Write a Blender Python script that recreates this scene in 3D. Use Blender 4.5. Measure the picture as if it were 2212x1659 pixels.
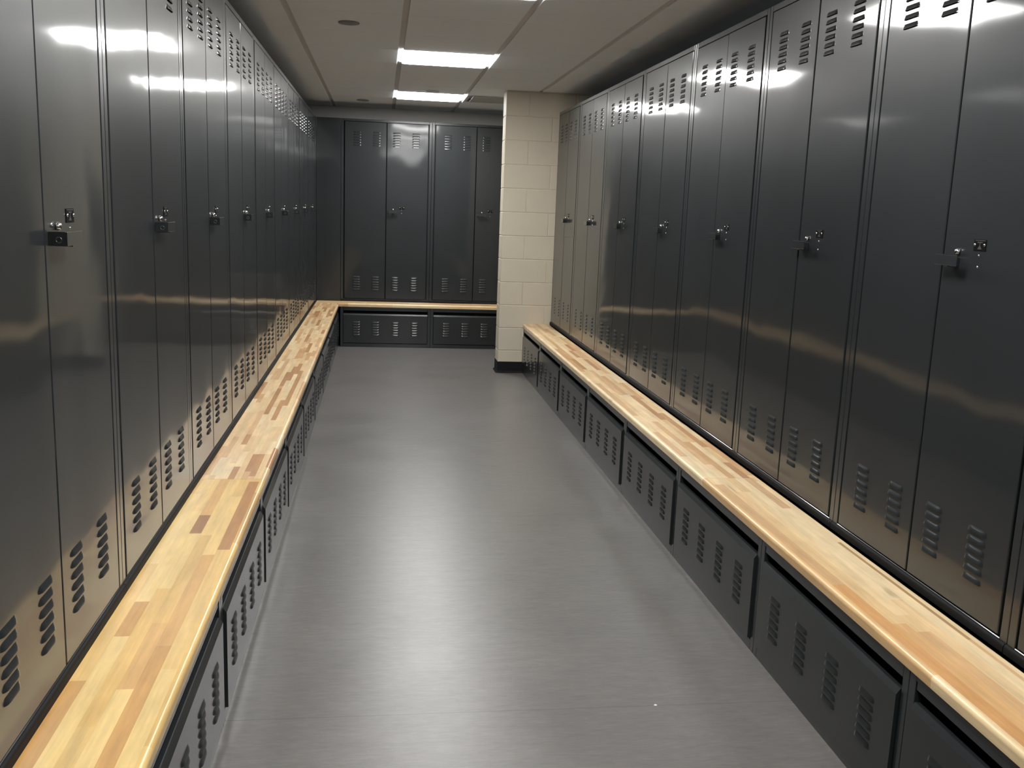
import bpy, math, random
from mathutils import Matrix, Vector

for o in list(bpy.data.objects):
    bpy.data.objects.remove(o, do_unlink=True)
SC = bpy.context.scene
COL = SC.collection
rng = random.Random(7)

# ------------------------------------------------------------------ camera
F_PX, PITCH, YAW, ROLL, CAM_H = 2060.4, 0.1834, 0.1408, 0.0375, 1.4672
cp, sp, cy, sy = math.cos(PITCH), math.sin(PITCH), math.cos(YAW), math.sin(YAW)
fwd = Vector((sy * cp, cy * cp, -sp))
rgt = Vector((cy, -sy, 0))
upv = rgt.cross(fwd)
cr, sr = math.cos(ROLL), math.sin(ROLL)
r2 = cr * rgt + sr * upv
u2 = -sr * rgt + cr * upv
cam_data = bpy.data.cameras.new('camera')
cam = bpy.data.objects.new('camera', cam_data)
COL.objects.link(cam)
M = Matrix((r2, u2, -fwd)).transposed().to_4x4()
M.translation = Vector((0, 0, CAM_H))
cam.matrix_world = M
cam_data.sensor_fit = 'HORIZONTAL'
cam_data.sensor_width = 36
cam_data.lens = 36 * F_PX / 2212
cam_data.clip_start = 0.05
SC.camera = cam

# ------------------------------------------------------------------ world, exposure
w = bpy.data.worlds.new('world')
SC.world = w
w.use_nodes = True
w.node_tree.nodes['Background'].inputs[0].default_value = (0.5, 0.5, 0.5, 1)
w.node_tree.nodes['Background'].inputs[1].default_value = 0.02
SC.view_settings.view_transform = 'Standard'
SC.view_settings.look = 'None'
SC.view_settings.gamma = 1
SC.view_settings.use_curve_mapping = False
SC.view_settings.exposure = 0.0
LIGHT_STRENGTH = 39.0
LIGHT_COLOR = (1.0, 0.99, 0.965, 1)

# ------------------------------------------------------------------ layout (metres)
P = 0.9144                      # one locker unit
XL, XR, YK = -0.651, 1.514, 10.020     # faces of the left, right and back lockers
XLF, XRF, YKF = -0.4227, 1.2729, 9.795  # fronts of the bench cabinets
XLE, XRE, YKE = -0.4126, 1.2643, 9.785  # front edges of the benches
ZB, ZT, ZC = 0.4467, 2.280, 2.454
Y0L = 1.531
YCOL = 8.38
DEPTH = 0.53
YBACK = YK + DEPTH
XLW, XRW, XAW = XL - DEPTH, XR + DEPTH, 2.37
YF = -2.6


# ------------------------------------------------------------------ materials
def new_mat(name):
    m = bpy.data.materials.new(name)
    m.use_nodes = True
    nt = m.node_tree
    return m, nt, nt.nodes['Principled BSDF']


def N(nt, t, **kw):
    n = nt.nodes.new(t)
    for k, v in kw.items():
        setattr(n, k, v)
    return n


def L(nt, a, b):
    nt.links.new(a, b)


def math_n(nt, op, a, b=None, clamp=False):
    n = N(nt, 'ShaderNodeMath', operation=op)
    n.use_clamp = clamp
    for i, v in enumerate((a, b)):
        if v is None:
            continue
        if isinstance(v, (int, float)):
            n.inputs[i].default_value = v
        else:
            L(nt, v, n.inputs[i])
    return n.outputs[0]


def noise(nt, vec, scale, detail=2, rough=0.5, stretch=None):
    if stretch:
        mp = N(nt, 'ShaderNodeMapping')
        mp.inputs['Scale'].default_value = stretch
        L(nt, vec, mp.inputs[0])
        vec = mp.outputs[0]
    n = N(nt, 'ShaderNodeTexNoise')
    n.inputs['Scale'].default_value = scale
    n.inputs['Detail'].default_value = detail
    n.inputs['Roughness'].default_value = rough
    L(nt, vec, n.inputs['Vector'])
    return n.outputs['Fac']


def ramp(nt, fac, stops):
    r = N(nt, 'ShaderNodeValToRGB')
    e = r.color_ramp.elements
    e[0].position, e[0].color = stops[0][0], (*stops[0][1], 1)
    e[1].position, e[1].color = stops[-1][0], (*stops[-1][1], 1)
    for p, c in stops[1:-1]:
        x = e.new(p)
        x.color = (*c, 1)
    L(nt, fac, r.inputs[0])
    return r.outputs[0]


def bump(nt, h, strength, dist, bs, socket='Normal'):
    b = N(nt, 'ShaderNodeBump')
    b.inputs['Strength'].default_value = strength
    b.inputs['Distance'].default_value = dist
    L(nt, h, b.inputs['Height'])
    L(nt, b.outputs[0], bs.inputs[socket])
    return b


def paint(name, col, rough, coat, coat_rough, wave=0.0, spec=0.28):
    m, nt, bs = new_mat(name)
    pos = N(nt, 'ShaderNodeNewGeometry').outputs['Position']
    c = ramp(nt, noise(nt, pos, 2.5, 3), [(0.3, [v * 0.92 for v in col]), (0.7, [v * 1.08 for v in col])])
    L(nt, c, bs.inputs['Base Color'])
    bs.inputs['Roughness'].default_value = rough
    bs.inputs['Coat Weight'].default_value = coat
    bs.inputs['Coat Roughness'].default_value = coat_rough
    bs.inputs['Specular IOR Level'].default_value = spec
    if wave:
        h1 = noise(nt, pos, 3.2, 1, 0.4)
        b = N(nt, 'ShaderNodeBump')
        b.inputs['Strength'].default_value = 1
        b.inputs['Distance'].default_value = wave
        L(nt, h1, b.inputs['Height'])
        L(nt, b.outputs[0], bs.inputs['Normal'])
        L(nt, b.outputs[0], bs.inputs['Coat Normal'])
    return m


M_DOOR = paint('charcoal enamel', (0.0185, 0.0216, 0.0238), 0.38, 0.68, 0.075, 0.0030, 0.2)
M_FRAME = paint('charcoal frame enamel', (0.0175, 0.0210, 0.0235), 0.34, 0.7, 0.10)
M_DARK = paint('black rubber', (0.008, 0.008, 0.009), 0.65, 0.0, 0.3, 0.0, 0.2)
M_VOID = paint('dark locker inside', (0.012, 0.012, 0.013), 0.8, 0.0, 0.5)  # near-black colour stands in for the shade in gaps, slots and louvers
M_PLATE = paint('black number plate', (0.003, 0.003, 0.003), 0.7, 0.0, 0.2, 0.0, 0.08)
M_MARK = paint('grey engraving', (0.055, 0.055, 0.052), 0.6, 0.0, 0.5)


def metal(name, col, rough):
    m, nt, bs = new_mat(name)
    pos = N(nt, 'ShaderNodeNewGeometry').outputs['Position']
    c = ramp(nt, noise(nt, pos, 60, 2), [(0.3, [v * 0.85 for v in col]), (0.7, col)])
    L(nt, c, bs.inputs['Base Color'])
    bs.inputs['Metallic'].default_value = 1
    bs.inputs['Roughness'].default_value = rough
    return m


M_STEEL = metal('worn dark steel', (0.22, 0.22, 0.215), 0.28)
M_RIVET = metal('bright rivet', (0.85, 0.85, 0.82), 0.22)


def wood_mat(name, tint):
    m, nt, bs = new_mat(name)
    at = N(nt, 'ShaderNodeAttribute', attribute_name='stave')
    co = N(nt, 'ShaderNodeTexCoord').outputs['Object']
    # grain runs along the board's own Y
    g1 = noise(nt, co, 1.0, 6, 0.6, (160, 5, 160))
    g2 = noise(nt, co, 1.0, 3, 0.5, (38, 4, 38))
    fig = N(nt, 'ShaderNodeVectorMath', operation='ADD')
    L(nt, co, fig.inputs[0])
    L(nt, at.outputs['Color'], fig.inputs[1])
    g3 = noise(nt, fig.outputs[0], 1.0, 4, 0.6, (22, 7, 22))
    t = math_n(nt, 'MULTIPLY', math_n(nt, 'SUBTRACT', g1, 0.5), 0.34)
    t2 = math_n(nt, 'MULTIPLY', math_n(nt, 'SUBTRACT', g2, 0.5), 0.46)
    t3 = math_n(nt, 'MULTIPLY', math_n(nt, 'SUBTRACT', g3, 0.5), 0.42)
    s = math_n(nt, 'ADD', math_n(nt, 'ADD', t, t2), math_n(nt, 'ADD', t3, 1.0))
    mul = N(nt, 'ShaderNodeMix', data_type='RGBA', blend_type='MULTIPLY')
    mul.inputs[0].default_value = 1
    L(nt, at.outputs['Color'], mul.inputs[6])
    L(nt, s, mul.inputs[7])
    # dark mineral flecks and small knots
    v = N(nt, 'ShaderNodeTexVoronoi')
    mp = N(nt, 'ShaderNodeMapping')
    mp.inputs['Scale'].default_value = (13, 3.2, 13)
    L(nt, co, mp.inputs[0])
    L(nt, mp.outputs[0], v.inputs['Vector'])
    v.inputs['Scale'].default_value = 1.0
    wob = math_n(nt, 'ADD', v.outputs['Distance'], math_n(nt, 'MULTIPLY', math_n(nt, 'SUBTRACT', g2, 0.5), 0.5))
    pick = math_n(nt, 'GREATER_THAN', N_sep(nt, v.outputs['Color']), 0.80)
    near = math_n(nt, 'SUBTRACT', 1.0, math_n(nt, 'MULTIPLY', wob, 5.5), True)
    k = math_n(nt, 'MULTIPLY', math_n(nt, 'MULTIPLY', near, pick), 0.75)
    mix = N(nt, 'ShaderNodeMix', data_type='RGBA')
    L(nt, k, mix.inputs[0])
    L(nt, mul.outputs[2], mix.inputs[6])
    mix.inputs[7].default_value = (0.20, 0.095, 0.035, 1)
    tn = N(nt, 'ShaderNodeMix', data_type='RGBA', blend_type='MULTIPLY')
    tn.inputs[0].default_value = 1
    L(nt, mix.outputs[2], tn.inputs[6])
    tn.inputs[7].default_value = (*tint, 1)
    L(nt, tn.outputs[2], bs.inputs['Base Color'])
    bs.inputs['Roughness'].default_value = 0.42
    bs.inputs['Coat Weight'].default_value = 0.35
    bs.inputs['Coat Roughness'].default_value = 0.25
    bump(nt, g1, 0.25, 0.0004, bs)
    return m


def N_sep(nt, col):
    s = N(nt, 'ShaderNodeSeparateColor')
    L(nt, col, s.inputs[0])
    return s.outputs[0]


M_WOOD = wood_mat('maple butcher block', (1, 1, 1))
M_WOOD_WARM = wood_mat('yellowed maple butcher block', (0.97, 0.90, 0.62))  # warm white-balance cast put into the wood's tint


def floor_mat():
    m, nt, bs = new_mat('grey linear vinyl')
    pos = N(nt, 'ShaderNodeNewGeometry').outputs['Position']
    s1 = noise(nt, pos, 1.0, 5, 0.7, (20, 110, 1))
    s2 = noise(nt, pos, 1.0, 4, 0.6, (7, 32, 1))
    s3 = noise(nt, pos, 1.0, 3, 0.55, (3.0, 3.0, 1))
    s = math_n(nt, 'ADD', math_n(nt, 'MULTIPLY', s1, 0.5), math_n(nt, 'MULTIPLY', s2, 0.3))
    s = math_n(nt, 'ADD', s, math_n(nt, 'MULTIPLY', s3, 0.2))
    c = ramp(nt, s, [(0.28, (0.090, 0.085, 0.081)), (0.50, (0.135, 0.128, 0.122)), (0.72, (0.182, 0.173, 0.165))])
    xyz = N(nt, 'ShaderNodeSeparateXYZ')
    L(nt, pos, xyz.inputs[0])
    seam = None
    for y in (0.775, 2.573, 4.372, 6.170, 7.968):
        d = math_n(nt, 'ABSOLUTE', math_n(nt, 'SUBTRACT', xyz.outputs['Y'], y))
        k = math_n(nt, 'LESS_THAN', d, 0.0014)
        seam = k if seam is None else math_n(nt, 'MAXIMUM', seam, k)
    mix = N(nt, 'ShaderNodeMix', data_type='RGBA')
    L(nt, math_n(nt, 'MULTIPLY', seam, 0.55), mix.inputs[0])
    L(nt, c, mix.inputs[6])
    mix.inputs[7].default_value = (0.035, 0.034, 0.033, 1)
    L(nt, mix.outputs[2], bs.inputs['Base Color'])
    bs.inputs['Roughness'].default_value = 0.40
    rr = math_n(nt, 'ADD', math_n(nt, 'MULTIPLY', s3, 0.10), 0.29)
    L(nt, rr, bs.inputs['Roughness'])
    bs.inputs['Specular IOR Level'].default_value = 0.55
    bump(nt, noise(nt, pos, 260, 2, 0.5), 0.35, 0.0004, bs)
    return m


M_FLOOR = floor_mat()


def plain(name, col, rough, bscale=180, bdist=0.0004, bstr=0.5, var=0.06):
    m, nt, bs = new_mat(name)
    pos = N(nt, 'ShaderNodeNewGeometry').outputs['Position']
    c = ramp(nt, noise(nt, pos, 3, 4), [(0.3, [v * (1 - var) for v in col]), (0.7, [v * (1 + var) for v in col])])
    L(nt, c, bs.inputs['Base Color'])
    bs.inputs['Roughness'].default_value = rough
    bump(nt, noise(nt, pos, bscale, 3, 0.6), bstr, bdist, bs)
    return m


M_TILE = plain('white mineral ceiling tile', (0.92, 0.96, 1.0), 0.95, 420, 0.0006, 0.6, 0.02)
M_TEE = plain('white ceiling grid', (0.62, 0.61, 0.60), 0.6, 50, 0.0001, 0.2, 0.01)
M_BLOCK = plain('cream painted block', (0.60, 0.54, 0.43), 0.55, 150, 0.0012, 0.6, 0.03)
M_WALL = plain('pale grey painted wall', (0.34, 0.335, 0.315), 0.6, 120, 0.0008, 0.4, 0.03)
M_GRILLE = plain('off white metal grille', (0.52, 0.51, 0.50), 0.5, 80, 0.0001, 0.2, 0.02)
M_SPRINK = plain('grey cover plate', (0.22, 0.22, 0.225), 0.45, 80, 0.0001, 0.2, 0.02)
M_PAPER = plain('white scrap', (0.85, 0.85, 0.82), 0.7, 80, 0.0001, 0.2, 0.02)

M_LENS, nt, bs = new_mat('lit diffuser')
em = N(nt, 'ShaderNodeEmission')
em.inputs[0].default_value = LIGHT_COLOR
em.inputs[1].default_value = LIGHT_STRENGTH
L(nt, em.outputs[0], nt.nodes['Material Output'].inputs[0])


# ------------------------------------------------------------------ mesh helpers
class MB:
    def __init__(s):
        s.v, s.f, s.m, s.c = [], [], [], []
        s.smooth = []

    def quad(s, pts, mi=0, col=None, smooth=False):
        b = len(s.v)
        s.v += [tuple(p) for p in pts]
        s.f.append(tuple(range(b, b + len(pts))))
        s.m.append(mi)
        s.c.append(col)
        s.smooth.append(smooth)

    def faces(s, vs, fs, mi=0, smooth=False, col=None):
        b = len(s.v)
        s.v += [tuple(p) for p in vs]
        for f in fs:
            s.f.append(tuple(b + i for i in f))
            s.m.append(mi)
            s.c.append(col)
            s.smooth.append(smooth)

    def box(s, x0, x1, y0, y1, z0, z1, mi=0, ch=0.0):
        """box; ch > 0 chamfers every edge"""
        if ch <= 0:
            vs = [(x0, y0, z0), (x1, y0, z0), (x1, y1, z0), (x0, y1, z0), (x0, y0, z1), (x1, y0, z1), (x1, y1, z1), (x0, y1, z1)]
            s.faces(vs, [(0, 3, 2, 1), (4, 5, 6, 7), (0, 1, 5, 4), (1, 2, 6, 5), (2, 3, 7, 6), (3, 0, 4, 7)], mi)
            return
        X, Y, Z = (x0, x1), (y0, y1), (z0, z1)
        vs, idx = [], {}
        for i in (0, 1):
            for j in (0, 1):
                for k in (0, 1):
                    dx, dy, dz = (ch, -ch)[i], (ch, -ch)[j], (ch, -ch)[k]
                    x, y, z = X[i], Y[j], Z[k]
                    idx[i, j, k, 'x'] = len(vs)
                    vs.append((x, y + dy, z + dz))
                    idx[i, j, k, 'y'] = len(vs)
                    vs.append((x + dx, y, z + dz))
                    idx[i, j, k, 'z'] = len(vs)
                    vs.append((x + dx, y + dy, z))
        fs = []

        def q(*ks):
            fs.append(tuple(idx[k] for k in ks))
        for i in (0, 1):
            a = [(i, 0, 0, 'x'), (i, 1, 0, 'x'), (i, 1, 1, 'x'), (i, 0, 1, 'x')]
            q(*(a if i else a[::-1]))
            a = [(0, i, 0, 'y'), (1, i, 0, 'y'), (1, i, 1, 'y'), (0, i, 1, 'y')]
            q(*(a[::-1] if i else a))
            a = [(0, 0, i, 'z'), (1, 0, i, 'z'), (1, 1, i, 'z'), (0, 1, i, 'z')]
            q(*(a if i else a[::-1]))
        for i in (0, 1):
            for j in (0, 1):
                a = [(i, j, 0, 'x'), (i, j, 1, 'x'), (i, j, 1, 'y'), (i, j, 0, 'y')]
                q(*(a[::-1] if i == j else a))
                a = [(i, 0, j, 'x'), (i, 1, j, 'x'), (i, 1, j, 'z'), (i, 0, j, 'z')]
                q(*(a if i == j else a[::-1]))
                a = [(0, i, j, 'y'), (1, i, j, 'y'), (1, i, j, 'z'), (0, i, j, 'z')]
                q(*(a[::-1] if i == j else a))
        for i in (0, 1):
            for j in (0, 1):
                for k in (0, 1):
                    a = [(i, j, k, 'x'), (i, j, k, 'y'), (i, j, k, 'z')]
                    q(*(a if (i + j + k) % 2 else a[::-1]))
        s.faces(vs, fs, mi)

    def lathe(s, prof, n, mi=0, origin=(0, 0, 0), axis='z', smooth=True):
        """prof: (r, h) list; axis z or -y"""
        vs, fs = [], []
        for r, h in prof:
            for i in range(n):
                a = 2 * math.pi * i / n
                c, d = r * math.cos(a), r * math.sin(a)
                if axis == 'z':
                    p = (c, d, h)
                else:
                    p = (c, -h, d)
                vs.append((p[0] + origin[0], p[1] + origin[1], p[2] + origin[2]))
        for k in range(len(prof) - 1):
            for i in range(n):
                j = (i + 1) % n
                fs.append((k * n + i, k * n + j, (k + 1) * n + j, (k + 1) * n + i))
        fs.append(tuple(range(n))[::-1])
        fs.append(tuple((len(prof) - 1) * n + i for i in range(n)))
        s.faces(vs, fs, mi, smooth)

    def mesh(s, name, mats):
        me = bpy.data.meshes.new(name)
        me.from_pydata(s.v, [], s.f)
        for m in mats:
            me.materials.append(m)
        me.polygons.foreach_set('material_index', s.m)
        me.polygons.foreach_set('use_smooth', s.smooth)
        if any(c is not None for c in s.c):
            a = me.color_attributes.new('stave', 'FLOAT_COLOR', 'CORNER')
            for p, c in zip(me.polygons, s.c):
                cc = (*(c or (0.6, 0.4, 0.2)), 1)
                for li in p.loop_indices:
                    a.data[li].color = cc
        me.update()
        return me

    def build(s, name, mats, parent=None):
        if not isinstance(mats, (list, tuple)):
            mats = [mats]
        o = bpy.data.objects.new(name, s.mesh(name, mats))
        COL.objects.link(o)
        o.parent = parent
        return o


def tag(o, label=None, cat=None, group=None, kind=None):
    for k, v in (('label', label), ('category', cat), ('group', group), ('kind', kind)):
        if v:
            o[k] = v
    return o


def empty(name, loc=(0, 0, 0), rz=0.0):
    o = bpy.data.objects.new(name, None)
    o.empty_display_size = 0.1
    COL.objects.link(o)
    o.location = loc
    o.rotation_euler = (0, 0, rz)
    return o


def copy_tree(o, parent=None):
    c = o.copy()
    COL.objects.link(c)
    c.parent = parent
    for ch in [x for x in bpy.data.objects if x.parent == o]:
        copy_tree(ch, c)
    return c


# ------------------------------------------------------------------ the room
b = MB()
b.quad([(XLW, YF, 0), (XAW, YF, 0), (XAW, YBACK, 0), (XLW, YBACK, 0)])
b.box(XLW - .1, XAW + .1, YF - .1, YBACK + .1, -0.12, -0.001)
tag(b.build('floor', M_FLOOR), 'grey vinyl sheet floor with fine cross-wise streaks and welded seams', 'floor', kind='structure')

b = MB()
b.box(XLW - .12, XLW, YF - .1, YBACK + .12, 0, ZC + .02)
tag(b.build('wall_left', M_WALL), 'pale grey painted wall behind the left locker row', 'wall', kind='structure')
b = MB()
b.box(XRW, XRW + .12, YF - .1, YCOL, 0, ZC + .02)
b.box(XAW, XAW + .12, YCOL, YBACK + .12, 0, ZC + .02)
tag(b.build('wall_right', M_WALL), 'pale grey painted wall behind the right locker row', 'wall', kind='structure')
b = MB()
b.box(XLW - .12, XAW + .12, YBACK, YBACK + .12, 0, ZC + .02)
tag(b.build('wall_back', M_WALL), 'pale grey wall strip above the back lockers', 'wall', kind='structure')
b = MB()
b.box(XLW - .12, XRW + .12, YF - .12, YF, 0, ZC + .02)
tag(b.build('wall_front', M_WALL), 'pale grey wall at the near end of the room', 'wall', kind='structure')

# block stub wall between the right lockers and the back alcove
BH, BL, G = 0.2032, 0.4064, 0.0022
XC0 = 1.050
b = MB()
b.box(XC0 + .004, XAW, YCOL + .004, YCOL + .196, 0, ZC)
for r in range(13):
    z0, z1 = r * BH, min((r + 1) * BH, ZC)
    if z1 - z0 < 0.03:
        break
    cuts = [XC0]
    x = XC0 + (BL / 2 if r % 2 else BL)
    while x < XAW - .05:
        cuts.append(x)
        x += BL
    cuts.append(XAW)
    for a, c in zip(cuts, cuts[1:]):
        b.box(a + (G if a > XC0 else 0), c - G, YCOL, YCOL + .2, z0 + G, z1 - G, 0, 0.003)
tag(b.build('wall_stub', M_BLOCK), 'cream painted concrete block wall end between right lockers and alcove', 'wall', kind='structure')
# black rubber cove base round its foot
b = MB()
prof = [(0.0, 0.102), (0.003, 0.102), (0.004, 0.02), (0.008, 0.008), (0.018, 0.0), (0.0, 0.0)]


def base_pts(d):
    return [(XC0 - d, YCOL + .2 + d), (XC0 - d, YCOL - d), (XRF, YCOL - d)]


for (d0, z0), (d1, z1) in zip(prof, prof[1:]):
    A, B = base_pts(d0), base_pts(d1)
    for i in range(2):
        b.quad([(*A[i], z0), (*B[i], z1), (*B[i + 1], z1), (*A[i + 1], z0)])
tag(b.build('baseboard_stub', M_DARK), 'black rubber base at the foot of the cream block wall', 'baseboard', kind='structure')

# ceiling: tegular tiles dropped a little below the tees
TX = [-1.118, -0.502, 0.116, 0.744, 1.345, 1.960]
TY0, TP = 6.550, 0.5945
TY = [TY0 + TP * k for k in range(-15, 7)]
LX0, LX1 = TX[2], TX[3]
light_rows = [1, 5 - 1, 8 - 1]  # placeholder, set below
LIGHTS = [TY0 + TP * k for k in (4, 0, -4, -8, -12)]
XC = [XLW] + TX[1:-1] + [TX[5], XAW]
tiles, grid = MB(), MB()
DROP, GX, GY = 0.009, 0.017, 0.0015
ys = [YF] + [y for y in TY if YF + .1 < y < YBACK - .05] + [YBACK]
for i in range(len(XC) - 1):
    for j in range(len(ys) - 1):
        x0, x1, y0, y1 = XC[i], XC[i + 1], ys[j], ys[j + 1]
        if x1 - x0 < .08 or y1 - y0 < .05:
            continue
        if abs(x0 - LX0) < .01 and any(abs(y0 - a) < .02 for a in LIGHTS):
            continue
        if abs(x0 - LX1) < .01 and abs(y0 - LIGHTS[0]) < .02:
            continue
        gx0 = GX if i else 0
        gx1 = GX if i < len(XC) - 2 else 0
        tiles.box(x0 + gx0, x1 - gx1, y0 + GY, y1 - GY, ZC - DROP, ZC + .012, 0, 0.0012)
ceil = MB()
ceil.box(XLW - .12, XAW + .12, YF - .12, YBACK + .12, ZC + .02, ZC + .12)
co_ = ceil.build('ceiling', M_TILE)
tag(co_, 'suspended ceiling of plain off-white tiles in a metal grid', 'ceiling', kind='structure')
tag(tiles.build('ceiling_tiles', M_TILE, co_))
for x in XC[1:-1]:
    grid.box(x - .0195, x + .0195, YF, YBACK, ZC, ZC + .004)
for y in ys[1:-1]:
    grid.box(XLW, XAW, y - .012, y + .012, ZC + .0002, ZC + .0035)
grid.build('ceiling_grid', M_TEE, co_)

# ------------------------------------------------------------------ ceiling fittings


def ceiling_light(y0, label):
    root = empty('ceiling_light', ((LX0 + LX1) / 2, y0 + TP / 2, ZC - 0.010))
    hx, hy = (LX1 - LX0) / 2 - .0195, TP / 2 - .006
    h = MB()
    h.box(-hx, hx, -hy, hy, 0.0105, 0.05)
    h.build('housing', M_GRILLE, root)
    l = MB()
    # diffuser with clipped corners
    c = 0.02
    pts = [(-hx + c, -hy), (hx - c, -hy), (hx, -hy + c), (hx, hy - c), (hx - c, hy), (-hx + c, hy), (-hx, hy - c), (-hx, -hy + c)]
    zz0, zz1 = -0.004, 0.009
    l.quad([(x, y, zz0) for x, y in pts][::-1])
    l.quad([(x, y, zz1) for x, y in pts])
    for i in range(8):
        (ax, ay), (bx, by) = pts[i], pts[(i + 1) % 8]
        l.quad([(ax, ay, zz0), (bx, by, zz0), (bx, by, zz1), (ax, ay, zz1)])
    l.build('lens', M_LENS, root)
    return tag(root, label, 'ceiling light', 'square ceiling light panels')


LL = ['lit square ceiling panel nearest the back wall', 'lit square ceiling panel second from the back wall',
      'lit square ceiling panel cut off by the top edge of the photo',
      'lit square ceiling panel just ahead of the camera, fourth from the back wall', 'lit square ceiling panel behind the camera, nearest the near wall']
for y0, lb in zip(LIGHTS, LL):
    ceiling_light(y0, lb)

for x, y, lb in [(-0.190, 5.67, 'round grey sprinkler cover plate on the ceiling nearer the camera, left of the lights'),
                 (-0.190, 9.81, 'round grey sprinkler cover plate on the ceiling close to the back wall'),
                 (0.435, 8.745, 'round pale sprinkler cover plate beside the farthest ceiling light')]:
    b = MB()
    pale = x > 0
    b.lathe([(0.058, 0.0), (0.060, -0.003), (0.057, -0.007), (0.045, -0.009), (0.02, -0.0095)][::-1], 40, smooth=True)
    o = b.build('sprinkler_cover', M_TEE if pale else M_SPRINK)
    o.location = (x, y, ZC - DROP)
    tag(o, lb, 'sprinkler cover', 'round cover plates on the ceiling')

# square air diffuser right of the far light
gx, gy = (TX[3] + TX[4]) / 2, LIGHTS[0] + TP / 2
root = tag(empty('air_diffuser', (gx, gy, ZC - .010)), 'square off-white air diffuser panel right of the farthest ceiling light', 'air vent')
b = MB()
H = 0.28
for (x0, x1, y0, y1) in ((-H, H, -H, -H + .03), (-H, H, H - .03, H), (-H, -H + .03, -H + .03, H - .03), (H - .03, H, -H + .03, H - .03)):
    b.box(x0, x1, y0, y1, 0, .008, 0)
b.build('frame', M_GRILLE, root)
b = MB()
K = .215
b.quad([(-H + .03, -H + .03, .004), (-H + .03, H - .03, .004), (-K, K, .06), (-K, -K, .06)][::-1])
b.quad([(H - .03, -H + .03, .004), (H - .03, H - .03, .004), (K, K, .06), (K, -K, .06)])
b.quad([(-H + .03, -H + .03, .004), (H - .03, -H + .03, .004), (K, -K, .06), (-K, -K, .06)])
b.quad([(-H + .03, H - .03, .004), (H - .03, H - .03, .004), (K, K, .06), (-K, K, .06)][::-1])
b.quad([(-K, -K, .06), (K, -K, .06), (K, K, .06), (-K, K, .06)][::-1])
b.build('throat', M_SPRINK, root)
b = MB()
b.box(-.222, .222, -.222, .222, -.004, .004, 0, .002)
b.build('centre_panel', M_GRILLE, root)

# ------------------------------------------------------------------ lockers
STW = 0.027    # stile width
GAP = 0.010
LV_P, LV_H, LV_W, LV_D = 0.0256, 0.0140, 0.077, 0.0060


def louver(b, cx, z0, y=0.0, mi=0, vi=1, w=LV_W, h=LV_H, d=LV_D):
    """hooded louver pressed out of the sheet: open slit along its bottom edge"""
    nu, nv = 10, 4
    vs, fs = [], []
    for j in range(nv + 1):
        v = j / nv
        for i in range(nu + 1):
            u = -1 + 2 * i / nu
            us = math.copysign(1 - (1 - abs(u)) ** 1.6, u)
            half = w / 2 * (1 - 0.10 * v * v)
            prot = d * (1 - v ** 1.5) * max(0.0, 1 - abs(us) ** 9) if abs(u) < 1 else 0.0
            if j == nv:
                prot = 0.0
            vs.append((cx + us * half, y - prot, z0 + h * v))
    W = nu + 1
    for j in range(nv):
        for i in range(nu):
            a = j * W + i
            fs.append((a, a + 1, a + W + 1, a + W))
    b.faces(vs, fs, mi, True)
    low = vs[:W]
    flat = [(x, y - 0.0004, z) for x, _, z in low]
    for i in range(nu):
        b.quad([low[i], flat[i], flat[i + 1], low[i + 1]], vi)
    # dark strip laid on the sheet as the shade of the slit under the hood
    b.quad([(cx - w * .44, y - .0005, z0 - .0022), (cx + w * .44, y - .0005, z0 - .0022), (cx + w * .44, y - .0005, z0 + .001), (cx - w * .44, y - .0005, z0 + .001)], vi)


DF = -0.0012       # door face, nearly flush with the frame


def door_mesh(x0, x1, z0, z1, cols, rows):
    b = MB()
    b.box(x0, x1, DF, 0.014, z0, z1, 0, 0.002)
    for c in cols:
        for z in rows:
            louver(b, c, z, DF)
    return b


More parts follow.
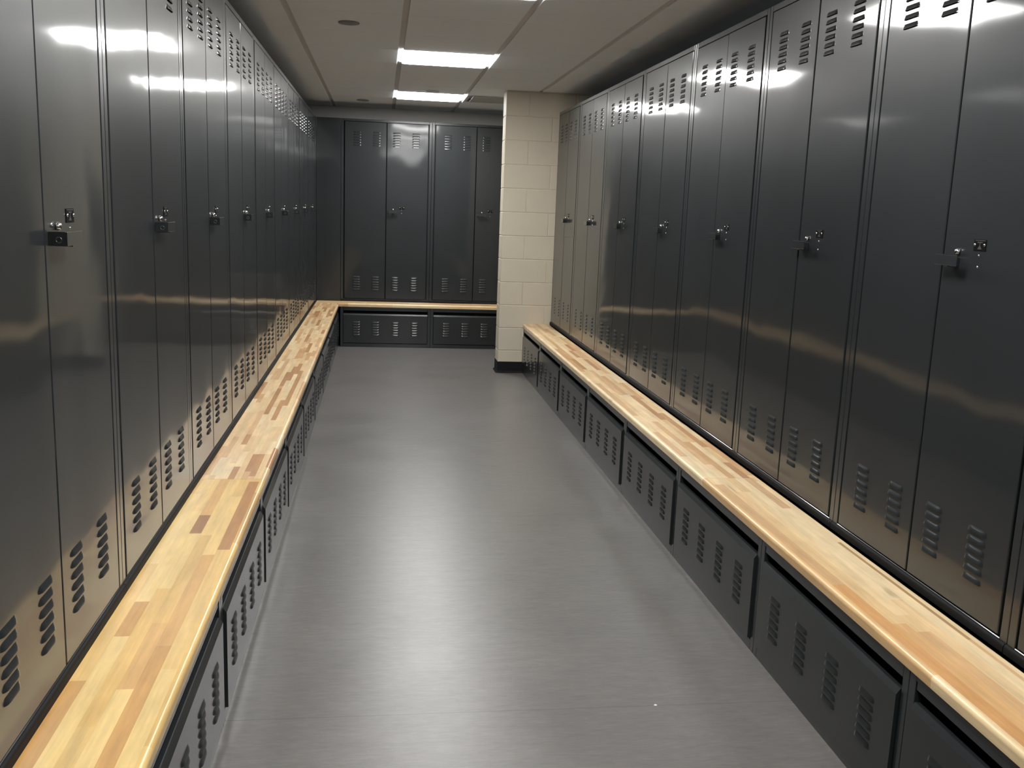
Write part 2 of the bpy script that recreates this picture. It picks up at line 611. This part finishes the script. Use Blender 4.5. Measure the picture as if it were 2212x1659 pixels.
def make_locker(wd=P - .0025):
    """local frame: x along the row, y into the locker, z = height; stands on the bench line"""
    root = empty('locker')
    H0, H1 = ZB, ZT
    D = DEPTH - .006
    fr = MB()
    fr.box(0, STW, 0, .02, H0, H1, 0, .0015)
    fr.box(wd - STW, wd, 0, .02, H0, H1, 0, .0015)
    fr.box(STW, wd - STW, 0, .02, H1 - .024, H1, 0, .0015)
    fr.box(STW, wd - STW, 0, .02, H0, H0 + .026, 0, .0015)
    fr.box(0, .002, .02, D, H0, H1, 0)
    fr.box(wd - .002, wd, .02, D, H0, H1, 0)
    fr.box(.002, wd - .002, .02, D, H1 - .002, H1, 0)
    fr.box(.002, wd - .002, .02, D, H0, H0 + .002, 0)
    fr.box(.002, wd - .002, D - .002, D, H0, H1, 1)
    fr.box(.002, wd - .002, .024, .028, H0 + .003, H1 - .003, 1)   # near-black sheet standing in for the shade behind the gaps
    fr.build('frame', [M_FRAME, M_VOID], root)
    b = MB()                                                      # rounded black strip under the doors
    n = 6
    pr = [(0.0, .0235)] + [(-.008 * math.sin(a), .0155 + .008 * math.cos(a)) for a in [math.pi / 2 * i / n for i in range(n + 1)]] + [(-.008, 0.0), (0, 0)]
    for (ya, za), (yb, zb) in zip(pr, pr[1:]):
        b.quad([(0, ya, H0 + za), (0, yb, H0 + zb), (wd, yb, H0 + zb), (wd, ya, H0 + za)], 0, None, True)
    b.build('base_trim', M_DARK, root)
    mid = wd / 2
    zd0, zd1 = H0 + .026 + .004, H1 - .024 - .003
    rows = [0.566 + LV_P * i for i in range(6)] + [2.020 + LV_P * i for i in range(6)]
    left = door_mesh(STW + GAP, mid - .0036, zd0, zd1, (mid - .295, mid - .100), rows).build('door', [M_DOOR, M_VOID], root)
    right = door_mesh(mid + .0036, wd - STW - GAP, zd0, zd1, (mid + .100, mid + .295), rows).build('door', [M_DOOR, M_VOID], root)
    # pull handle: bent flat bar with a knob
    h = MB()
    hx0, hx1, hz, hh, so = mid + .022, mid + .122, 1.372, .028, .036
    h.box(hx0, hx1, DF - so, DF - so + .0025, hz - hh / 2, hz + hh / 2, 0, .0008)
    h.box(hx0, hx0 + .003, DF - so + .0025, DF, hz - hh / 2, hz + hh / 2, 0, .0006)
    h.box(hx0 + .042, hx0 + .058, DF - so + .0025, DF, hz - hh / 2 - .003, hz + hh / 2 - .006, 0, .001)
    h.lathe([(.0075, 0), (.0085, .004), (.0078, .0075), (.0052, .0102), (.002, .0112)], 20, 2, (hx0 + .050, DF, hz + hh / 2 + .009), '-y')
    # padlock ring through the near tab
    rx, rz, R, r = hx0 - .0005, hz - .002, .0055, .0010
    vs, fs = [], []
    for i in range(16):
        a = 2 * math.pi * i / 16
        for k in range(6):
            c = 2 * math.pi * k / 6
            vs.append((rx + r * math.sin(c), DF - so * .55 + (R + r * math.cos(c)) * math.cos(a), rz + (R + r * math.cos(c)) * math.sin(a)))
    for i in range(16):
        for k in range(6):
            fs.append((i * 6 + k, i * 6 + (k + 1) % 6, ((i + 1) % 16) * 6 + (k + 1) % 6, ((i + 1) % 16) * 6 + k))
    h.faces(vs, fs, 1, True)
    h.build('handle', [M_FRAME, M_STEEL, M_RIVET], right)
    # number plate with two bright rivets
    p = MB()
    px, pz = mid + .160, 1.415
    p.box(px - .0255, px + .0255, DF - .0015, DF, pz - .0145, pz + .0145, 0, .0004)
    y = DF - .0017
    p.quad([(px - .021, y, pz + .0110), (px + .021, y, pz + .0110), (px + .021, y, pz + .0130), (px - .021, y, pz + .0130)], 1)
    # small engraved emblem: cross bar, stem, foot
    p.quad([(px - .011, y, pz + .006), (px + .011, y, pz + .006), (px + .011, y, pz + .0085), (px - .011, y, pz + .0085)], 1)
    p.quad([(px - .0018, y, pz - .006), (px + .0018, y, pz - .006), (px + .0012, y, pz + .006), (px - .0012, y, pz + .006)], 1)
    p.quad([(px - .009, y, pz - .010), (px + .009, y, pz - .010), (px + .0025, y, pz - .002), (px - .0025, y, pz - .002)], 1)
    for s in (-1, 1):
        p.lathe([(.0036, 0), (.0036, .001), (.0027, .0022), (.001, .0026)], 16, 2, (px + s * .0198, DF - .0015, pz + .001), '-y')
    p.build('number_plate', [M_PLATE, M_MARK, M_RIVET], right)
    for dz in (-.026, -.055):
        q = MB()
        q.lathe([(.003, 0), (.003, .0006), (.002, .0018), (.0008, .002)], 12, 0, (px - .001, DF, pz + dz), '-y')
        q.build('rivet', M_RIVET, right)
    return root


ORD = ['', 'first', 'second', 'third', 'fourth', 'fifth', 'sixth', 'seventh', 'eighth', 'ninth', 'tenth']
proto = make_locker()
used = [False]


def place(src, flag, x, y, rz, jitter=0.0):
    if not flag[0]:
        flag[0] = True
        o = src
    else:
        o = copy_tree(src)
    o.location = (x, y, 0)
    o.rotation_euler = (0, 0, rz)
    if jitter:
        for d in [c for c in bpy.data.objects if c.parent == o and c.name.startswith('door')]:
            d.rotation_euler = (rng.uniform(-1, 1) * jitter * .5, 0, rng.uniform(-1, 1) * jitter)
    return o


JIT = math.radians(0.06)
for k in range(-1, 9):
    o = place(proto, used, XL, Y0L + k * P, math.pi / 2, JIT)
    n = 9 - k
    if k == 8:
        lb = 'tall charcoal locker in the left row, farthest one, nearest the back corner'
    elif k == 0:
        lb = 'tall charcoal locker at the left edge of the photo, ninth from the back corner'
    elif k == -1:
        lb = 'tall charcoal locker at the near end of the left row, beside the camera'
    else:
        lb = 'tall charcoal double-door locker in the left row, %s from the back corner' % ORD[n]
    tag(o, lb, 'locker', 'tall lockers along the left wall')
for k in range(0, 8):
    o = place(proto, used, XR, YCOL - .006 - k * P, -math.pi / 2, JIT)
    if k == 0:
        lb = 'tall charcoal locker in the right row, touching the cream block wall end'
    elif k == 7:
        lb = 'tall charcoal locker cut off by the right edge of the photo'
    else:
        lb = 'tall charcoal double-door locker in the right row, %s from the cream block wall end' % ORD[k + 1]
    tag(o, lb, 'locker', 'tall lockers along the right wall')
for k, lb in enumerate(['tall charcoal locker on the back wall, left of its neighbour, by the corner',
                        'tall charcoal locker on the back wall, partly hidden by the cream block wall end',
                        'tall charcoal locker on the back wall, hidden behind the cream block wall end']):
    o = place(proto, used, -0.4067 + k * P, YK, 0, JIT * .6)
    tag(o, lb, 'locker', 'tall lockers on the back wall')

# plain filler panel closing the back left corner
b = MB()
b.box(XL + .001, -0.4067 - .002, YK, YK + .02, ZB, ZT, 0, .001)
tag(b.build('filler_panel', M_DOOR), 'plain charcoal filler panel closing the back left corner beside the back lockers', 'panel', 'filler panels in the back left corner')
b = MB()
b.box(XL - .02, XL, Y0L + 9 * P + .001, YK - .001, ZB, ZT, 0, .001)
tag(b.build('filler_panel', M_DOOR), 'narrow plain charcoal filler strip at the far end of the left locker row', 'panel', 'filler panels in the back left corner')


# ------------------------------------------------------------------ bench cabinets
def make_cabinet(depth, wd=P - .002):
    root = empty('bench_cabinet')
    HT = 0.409
    fr = MB()
    fr.box(0, STW, 0, .02, 0, HT, 0, .0012)
    fr.box(wd - STW, wd, 0, .02, 0, HT, 0, .0012)
    fr.box(STW, wd - STW, 0, .02, .396, HT, 0, .0008)
    fr.box(STW + .003, wd - STW - .003, .002, .012, .374, .397, 0, .0008)
    fr.box(STW, wd - STW, 0, .02, 0, .038, 0, .0012)
    fr.box(0, .003, .02, depth, 0, HT, 0)
    fr.box(wd - .003, wd, .02, depth, 0, HT, 0)
    fr.box(.003, wd - .003, .02, depth, HT - .003, HT, 0)
    fr.box(.003, wd - .003, .06, .064, 0.001, HT - .004, 1)  # added backing sheet in shade colour, seen through the finger slot
    fr.box(.003, wd - .003, depth - .003, depth, 0.001, HT - .004, 1)
    fr.build('frame', [M_FRAME, M_VOID], root)
    d = MB()
    x0, x1 = STW + .004, wd - STW - .004
    yf = -.010
    pr = [(.014, .043), (yf + .002, .043), (yf, .045), (yf, .3285), (.0005, .343), (.003, .3435), (.014, .342)]
    for (ya, za), (yb, zb) in zip(pr, pr[1:]):
        d.quad([(x0, ya, za), (x1, ya, za), (x1, yb, zb), (x0, yb, zb)])
    d.quad([(x0, .014, .342), (x1, .014, .342), (x1, .014, .043), (x0, .014, .043)])
    d.quad([(x0, y, z) for y, z in pr])
    d.quad([(x1, y, z) for y, z in pr][::-1])
    mid = wd / 2
    for c in (-.295, -.100, .100, .295):
        for i in range(6):
            louver(d, mid + c, .124 + LV_P * i, yf)
    d.build('door', [M_CABDOOR, M_VOID], root)
    return root


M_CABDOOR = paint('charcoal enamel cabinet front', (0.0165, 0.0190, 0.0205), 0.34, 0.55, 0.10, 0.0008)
cab = make_cabinet(XLF - XLW - .004)
flag = [False]
for k in range(0, 10):
    o = place(cab, flag, XLF, 0.7121 + k * P, math.pi / 2)
    n = 10 - k
    if k == 9:
        lb = 'low charcoal bench cabinet under the left bench, in the back corner'
    elif k == 0:
        lb = 'low charcoal bench cabinet under the near end of the left bench, beside the camera'
    elif k == 1:
        lb = 'low charcoal bench cabinet under the left bench, cut off by the bottom of the photo'
    else:
        lb = 'low charcoal vented cabinet under the left bench, %s from the back corner' % ORD[n]
    tag(o, lb, 'cabinet', 'bench cabinets under the left bench')
for k in range(0, 8):
    o = place(cab, flag, XRF, YCOL - .004 - k * P, -math.pi / 2)
    if k == 0:
        lb = 'low charcoal bench cabinet under the right bench, touching the cream block wall end'
    elif k == 7:
        lb = 'low charcoal bench cabinet under the right bench, beside the camera'
    elif k == 6:
        lb = 'low charcoal bench cabinet under the right bench at the bottom right corner of the photo'
    else:
        lb = 'low charcoal vented cabinet under the right bench, %s from the cream block wall end' % ORD[k + 1]
    tag(o, lb, 'cabinet', 'bench cabinets under the right bench')
cab2 = make_cabinet(YBACK - YKF - .004)
flag = [False]
for k, lb in enumerate(['low charcoal vented cabinet under the back bench, nearer the left corner',
                        'low charcoal vented cabinet under the back bench, partly hidden by the cream block wall end',
                        'low charcoal vented cabinet under the back bench, hidden behind the cream block wall end']):
    o = place(cab2, flag, -0.398 + k * P, YKF, 0)
    tag(o, lb, 'cabinet', 'bench cabinets under the back bench')

# ------------------------------------------------------------------ butcher block benches
LIGHTC = [(0.80, 0.60, 0.34), (0.77, 0.55, 0.30), (0.82, 0.64, 0.39), (0.74, 0.52, 0.27), (0.79, 0.58, 0.33)]
MIDC = [(0.64, 0.40, 0.20), (0.60, 0.36, 0.17), (0.67, 0.43, 0.23)]
DARKC = [(0.46, 0.24, 0.105), (0.50, 0.27, 0.12)]
BROWN = (0.34, 0.17, 0.075)


def bench(name, y0, y1, width, rows, lens, mat, seed, overrides=(), p=(.62, .28), flip=False):
    """board along local Y; local x = 0 at the rounded front edge, +x towards the lockers"""
    R = random.Random(seed)
    zt, zb, r = ZB, 0.4095, 0.012
    prof_front = [(0.006, zb), (0.0015, zb + .004)] + [(r - r * math.cos(a), zt - r + r * math.sin(a)) for a in [math.pi / 2 * i / 6 for i in range(7)]]
    if isinstance(rows, (list, tuple)):
        bounds = list(rows)
    else:
        bounds = [0.0, .017] + [.017 + (width - .017) * k / (rows - 1) for k in range(1, rows)]
    rows = len(bounds) - 1
    b = MB()

    def cols(row):
        y = y0 - R.uniform(0, lens[1])
        out = []
        while y < y1:
            ln = R.uniform(*lens)
            t = R.random()
            c = R.choice(LIGHTC) if t < p[0] else (R.choice(MIDC) if t < sum(p) else R.choice(DARKC))
            j = R.uniform(.94, 1.05)
            out.append([max(y, y0), min(y + ln, y1), tuple(v * j for v in c)])
            y += ln
        out = [s for s in out if s[1] - s[0] > 1e-4]
        for (rr, a, c, colr) in overrides:
            if rr != row:
                continue
            new = []
            for s in out:
                if s[1] <= a or s[0] >= c:
                    new.append(s)
                    continue
                if s[0] < a:
                    new.append([s[0], a, s[2]])
                if s[1] > c:
                    new.append([c, s[1], s[2]])
            new.append([a, c, colr])
            out = sorted(new)
        return out
    for i in range(rows):
        for a, c, colr in cols(i):
            if i == 0:
                for (xa, za), (xb, zb_) in zip(prof_front, prof_front[1:]):
                    b.quad([(xa, a, za), (xb, a, zb_), (xb, c, zb_), (xa, c, za)], 0, colr, True)
                xa = r
            else:
                xa = bounds[i]
            b.quad([(xa, a, zt), (bounds[i + 1], a, zt), (bounds[i + 1], c, zt), (xa, c, zt)], 0, colr)
    b.quad([(0.006, y0, zb), (0.006, y1, zb), (width, y1, zb), (width, y0, zb)], 0, LIGHTC[0])
    b.quad([(width, y0, zb), (width, y0, zt), (width, y1, zt), (width, y1, zb)], 0, LIGHTC[0])
    for y in (y0, y1):
        b.quad([(x, y, z) for x, z in prof_front] + [(width, y, zt), (width, y, zb)], 0, MIDC[0])
    return b.build(name, mat)


def put(o, x, y, mirror):
    if mirror:        # front edge faces +X (left bench): turn about z
        o.matrix_world = Matrix(((-1, 0, 0, x), (0, -1, 0, y), (0, 0, 1, 0), (0, 0, 0, 1)))
    else:
        o.location = (x, y, 0)


WL = XLE - (-0.643)
WR = 1.4905 - XRE
YS = 3.484
# left boards: local y runs towards the camera (turned by 180 degrees), origin at the seam
o = bench('wooden_bench', 0, YS - 0.60, WL, 7, (.30, .75), M_WOOD_WARM, 5,
          [(4, YS - 3.07, YS - 2.895, BROWN), (1, YS - 3.45, YS - 2.75, DARKC[0]), (5, 1.10, 1.30, MIDC[1])], (.93, .06))
put(o, XLE, YS, True)
tag(o, 'near board of the left bench, broad pale yellow maple staves', 'bench', 'butcher block bench boards')
o = bench('wooden_bench', 0, YKE - YS - .0015, WL, 10, (.16, .5), M_WOOD, 11, [(2, 4.2, 5.0, DARKC[1]), (5, 4.55, 5.2, DARKC[0])], (.66, .24))
put(o, XLE, YKE - .0005, True)
tag(o, 'far board of the left bench with short mixed maple staves', 'bench', 'butcher block bench boards')
OR = (0.62, 0.33, 0.13)
RB = [0, .017, .054, .092, .130, .166, .200, .211, WR]
o = bench('wooden_bench', 1.0, YS - .001, WR, RB, (.5, 1.3), M_WOOD, 21,
          [(0, 1.0, 1.88, LIGHTC[0]), (0, 1.88, YS - .001, (0.68, 0.43, 0.20)), (1, 1.4, 2.41, OR), (2, 1.3, 2.15, (.66, .40, .18)), (2, 2.15, 3.3, LIGHTC[3]),
           (3, 1.55, 2.10, MIDC[0]), (4, 2.3, 3.4, LIGHTC[2]), (3, 2.2, 3.3, LIGHTC[0]), (5, 1.3, 3.1, LIGHTC[2]), (6, 2.05, 2.75, (.42, .26, .12)),
           (6, 1.0, 2.05, MIDC[2]), (7, 1.2, 3.2, LIGHTC[2])], (.88, .10))
put(o, XRE, 0, False)
tag(o, 'near board of the right bench with long pale and orange staves', 'bench', 'butcher block bench boards')
o = bench('wooden_bench', YS, YCOL - .002, WR, 8, (.25, .8), M_WOOD, 33, [(0, YS, 8.37, LIGHTC[2])], (.50, .40))
put(o, XRE, 0, False)
tag(o, 'far board of the right bench running to the cream block wall end', 'bench', 'butcher block bench boards')
# back board, grain across the room
xb0, xb1 = -0.643, 2.30
o = bench('wooden_bench', 0, xb1 - xb0, YK - YKE - .009, 6, (.2, .6), M_WOOD, 41, (), (.55, .35))
o.matrix_world = Matrix(((0, -1, 0, xb1), (1, 0, 0, YKE), (0, 0, 1, 0), (0, 0, 0, 1)))
tag(o, 'butcher block bench board along the back wall below the back lockers', 'bench', 'butcher block bench boards')

# ------------------------------------------------------------------ tiny white scrap on the floor seam
b = MB()
b.lathe([(.0038, 0), (.0045, .0012), (.0034, .0026), (.0012, .003)], 9)
o = b.build('paper_scrap', M_PAPER)
o.location = (.840, 2.573, 0)
o.scale = (1.2, .9, 1)
tag(o, 'tiny white scrap lying on the grey floor seam near the right cabinets', 'litter')
